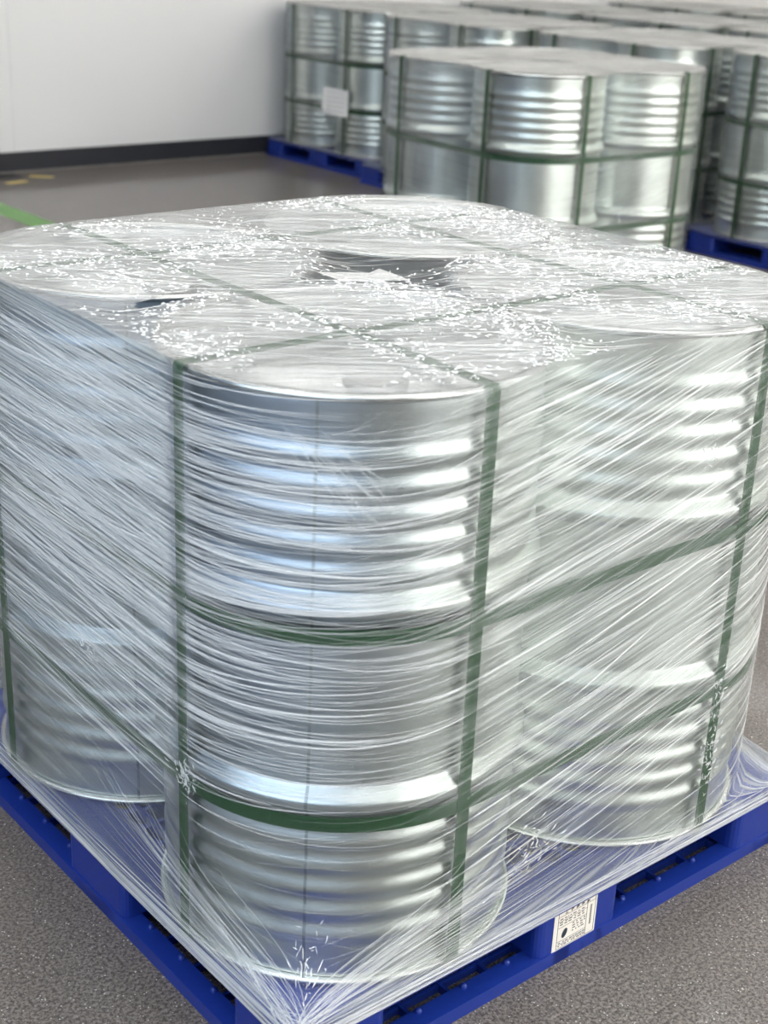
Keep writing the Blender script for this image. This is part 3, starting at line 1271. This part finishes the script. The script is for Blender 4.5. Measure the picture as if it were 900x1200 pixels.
fx0, fx1, fz0, fz1 = -0.028, 0.031, -0.038, 0.040
for z in (fz0, -0.031, -0.024, 0.004, 0.017, 0.026, fz1):
    ink(fx0, z, fx1 if z in (fz0, fz1, 0.026) else 0.018, z + 0.0006, m)
for x in (fx0, 0.018, fx1):
    ink(x, fz0, x + 0.0006, fz1, m)
rl = random.Random(2)
for k in range(5):                                    # heading characters
    x = -0.018 + k * 0.0085
    for q in range(5):
        a = rl.uniform(0, 0.005)
        ink(x + a * .5, 0.028 + a * 1.3, x + 0.0055, 0.0288 + a * 1.3, m)
    ink(x + 0.002, 0.0275, x + 0.0028, 0.036, m)
for z in (0.020, 0.0135, 0.009, 0.0, -0.005, -0.010, -0.015, -0.0285, -0.0345):   # small print
    x = fx0 + 0.003 if z > 0.004 or z < -0.02 else -0.004
    while x < 0.015:
        L = rl.uniform(0.0015, 0.005)
        ink(x, z, x + L, z + 0.0018, m)
        x += L + rl.uniform(0.001, 0.004)
z = -0.02
while z < 0.018:
    ink(0.0235, z, 0.0262, z + 0.002, m)
    z += 0.0031
m.build('printed_table', M['ink'], lab)
m = MB()
poly = []
for k in range(18):
    a = 2 * PI * k / 18
    rx, rz_ = 0.0055, 0.0095
    px, pz = rx * math.cos(a), rz_ * math.sin(a)
    poly.append((px * math.cos(-.45) - pz * math.sin(-.45) - 0.0245, px * math.sin(-.45) + pz * math.cos(-.45) - 0.0105))
n = len(poly)
m.add([(x, -0.0014, z) for x, z in poly] + [(x, -0.0010, z) for x, z in poly], [tuple(range(n))] + [(i, n + i, n + (i + 1) % n, (i + 1) % n) for i in range(n)])
m.build('stamp_mark', M['stamp'], lab)

# torn sheet of paper under the film in the middle of the load
m = MB()
pp = [(-0.080, 0.0), (-0.030, -0.046), (0.030, -0.040), (0.082, -0.014), (0.050, 0.020), (0.022, 0.052), (0.008, 0.018), (-0.030, 0.024)]
n = len(pp)
vs = [(x, y, 0.002 * math.sin(x * 40)) for x, y in pp] + [(x, y, 0.002 * math.sin(x * 40) + 0.0006) for x, y in pp]
vs += [(0.0, -0.012, 0.001), (0.0, -0.012, 0.0018)]
fs = []
for i in range(n):
    j = (i + 1) % n
    fs += [(i, j, n + j, n + i), (2 * n + 1, n + i, n + j), (2 * n, j, i)]
m.add(vs, fs)
o = m.build('torn_paper', M['sheet'])
o.location = (-0.004, 0.046, TOP - 0.019)
o.rotation_euler.z = -PI / 4
tag(o, 'torn white paper sheet under the film between the four drum lids', 'paper')


def far(cx, cy, rz, where):
    return make_load(cx, cy, rz, False, dict(
        pallet='blue plastic pallet under the wrapped drums ' + where,
        drum=['hall-side steel drum facing the aisle on the pallet ' + where,
              'wall-side steel drum facing the aisle on the pallet ' + where,
              'hall-side steel drum facing inward on the pallet ' + where,
              'wall-side steel drum facing inward on the pallet ' + where],
        dg='drums on the pallet ' + where,
        strap=['green strap over the two aisle-facing drums ' + where, 'green strap over the two hall-side drums ' + where,
               'green strap over the two inward drums ' + where, 'green strap over the two wall-side drums ' + where,
               'green level strap below the upper hoops of the drums ' + where,
               'green level strap below the lower hoops of the drums ' + where],
        sg='straps on the pallet ' + where,
        film='clear stretch film wrapped round the drums ' + where))


for (x, y, rz, where) in ((3.2825, 2.8615, -0.0476, 'alone in the aisle'),
                          (5.12, 6.20, 0.0, 'against the white wall'), (5.0, 4.97, 0.0, 'next to the wall pallet'),
                          (5.12, 3.74, 0.0, 'behind the aisle pallet'), (5.30, 2.50, 0.0, 'at the row end'),
                          (6.75, 6.2, 0.0, 'in second row against wall'), (6.75, 4.95, 0.0, 'in second row off wall'),
                          (6.8, 3.7, 0.0, 'in second row at end'), (8.4, 6.2, 0.0, 'in last row against wall'),
                          (8.4, 4.95, 0.0, 'in last row off wall'), (8.45, 3.7, 0.0, 'in last row at end')):
    far(x, y, rz, where)

# label on the wall pallet's film
o = boxobj('paper_label', (-0.0006, -0.14, -0.085, 0.0, 0.14, 0.085), M['sheet'])
o.location = (5.12 - HH - 0.0005, 6.20 - 0.20, 0.455)
tag(o, 'square white paper label on the film of the wall pallet load', 'label')
m = MB()
for z in (-0.06, -0.03, 0.0, 0.03, 0.06):
    m.box(-0.0009, -0.10, z, -0.0006, 0.10, z + 0.003)
m.build('printed_lines', M['ink'], o)
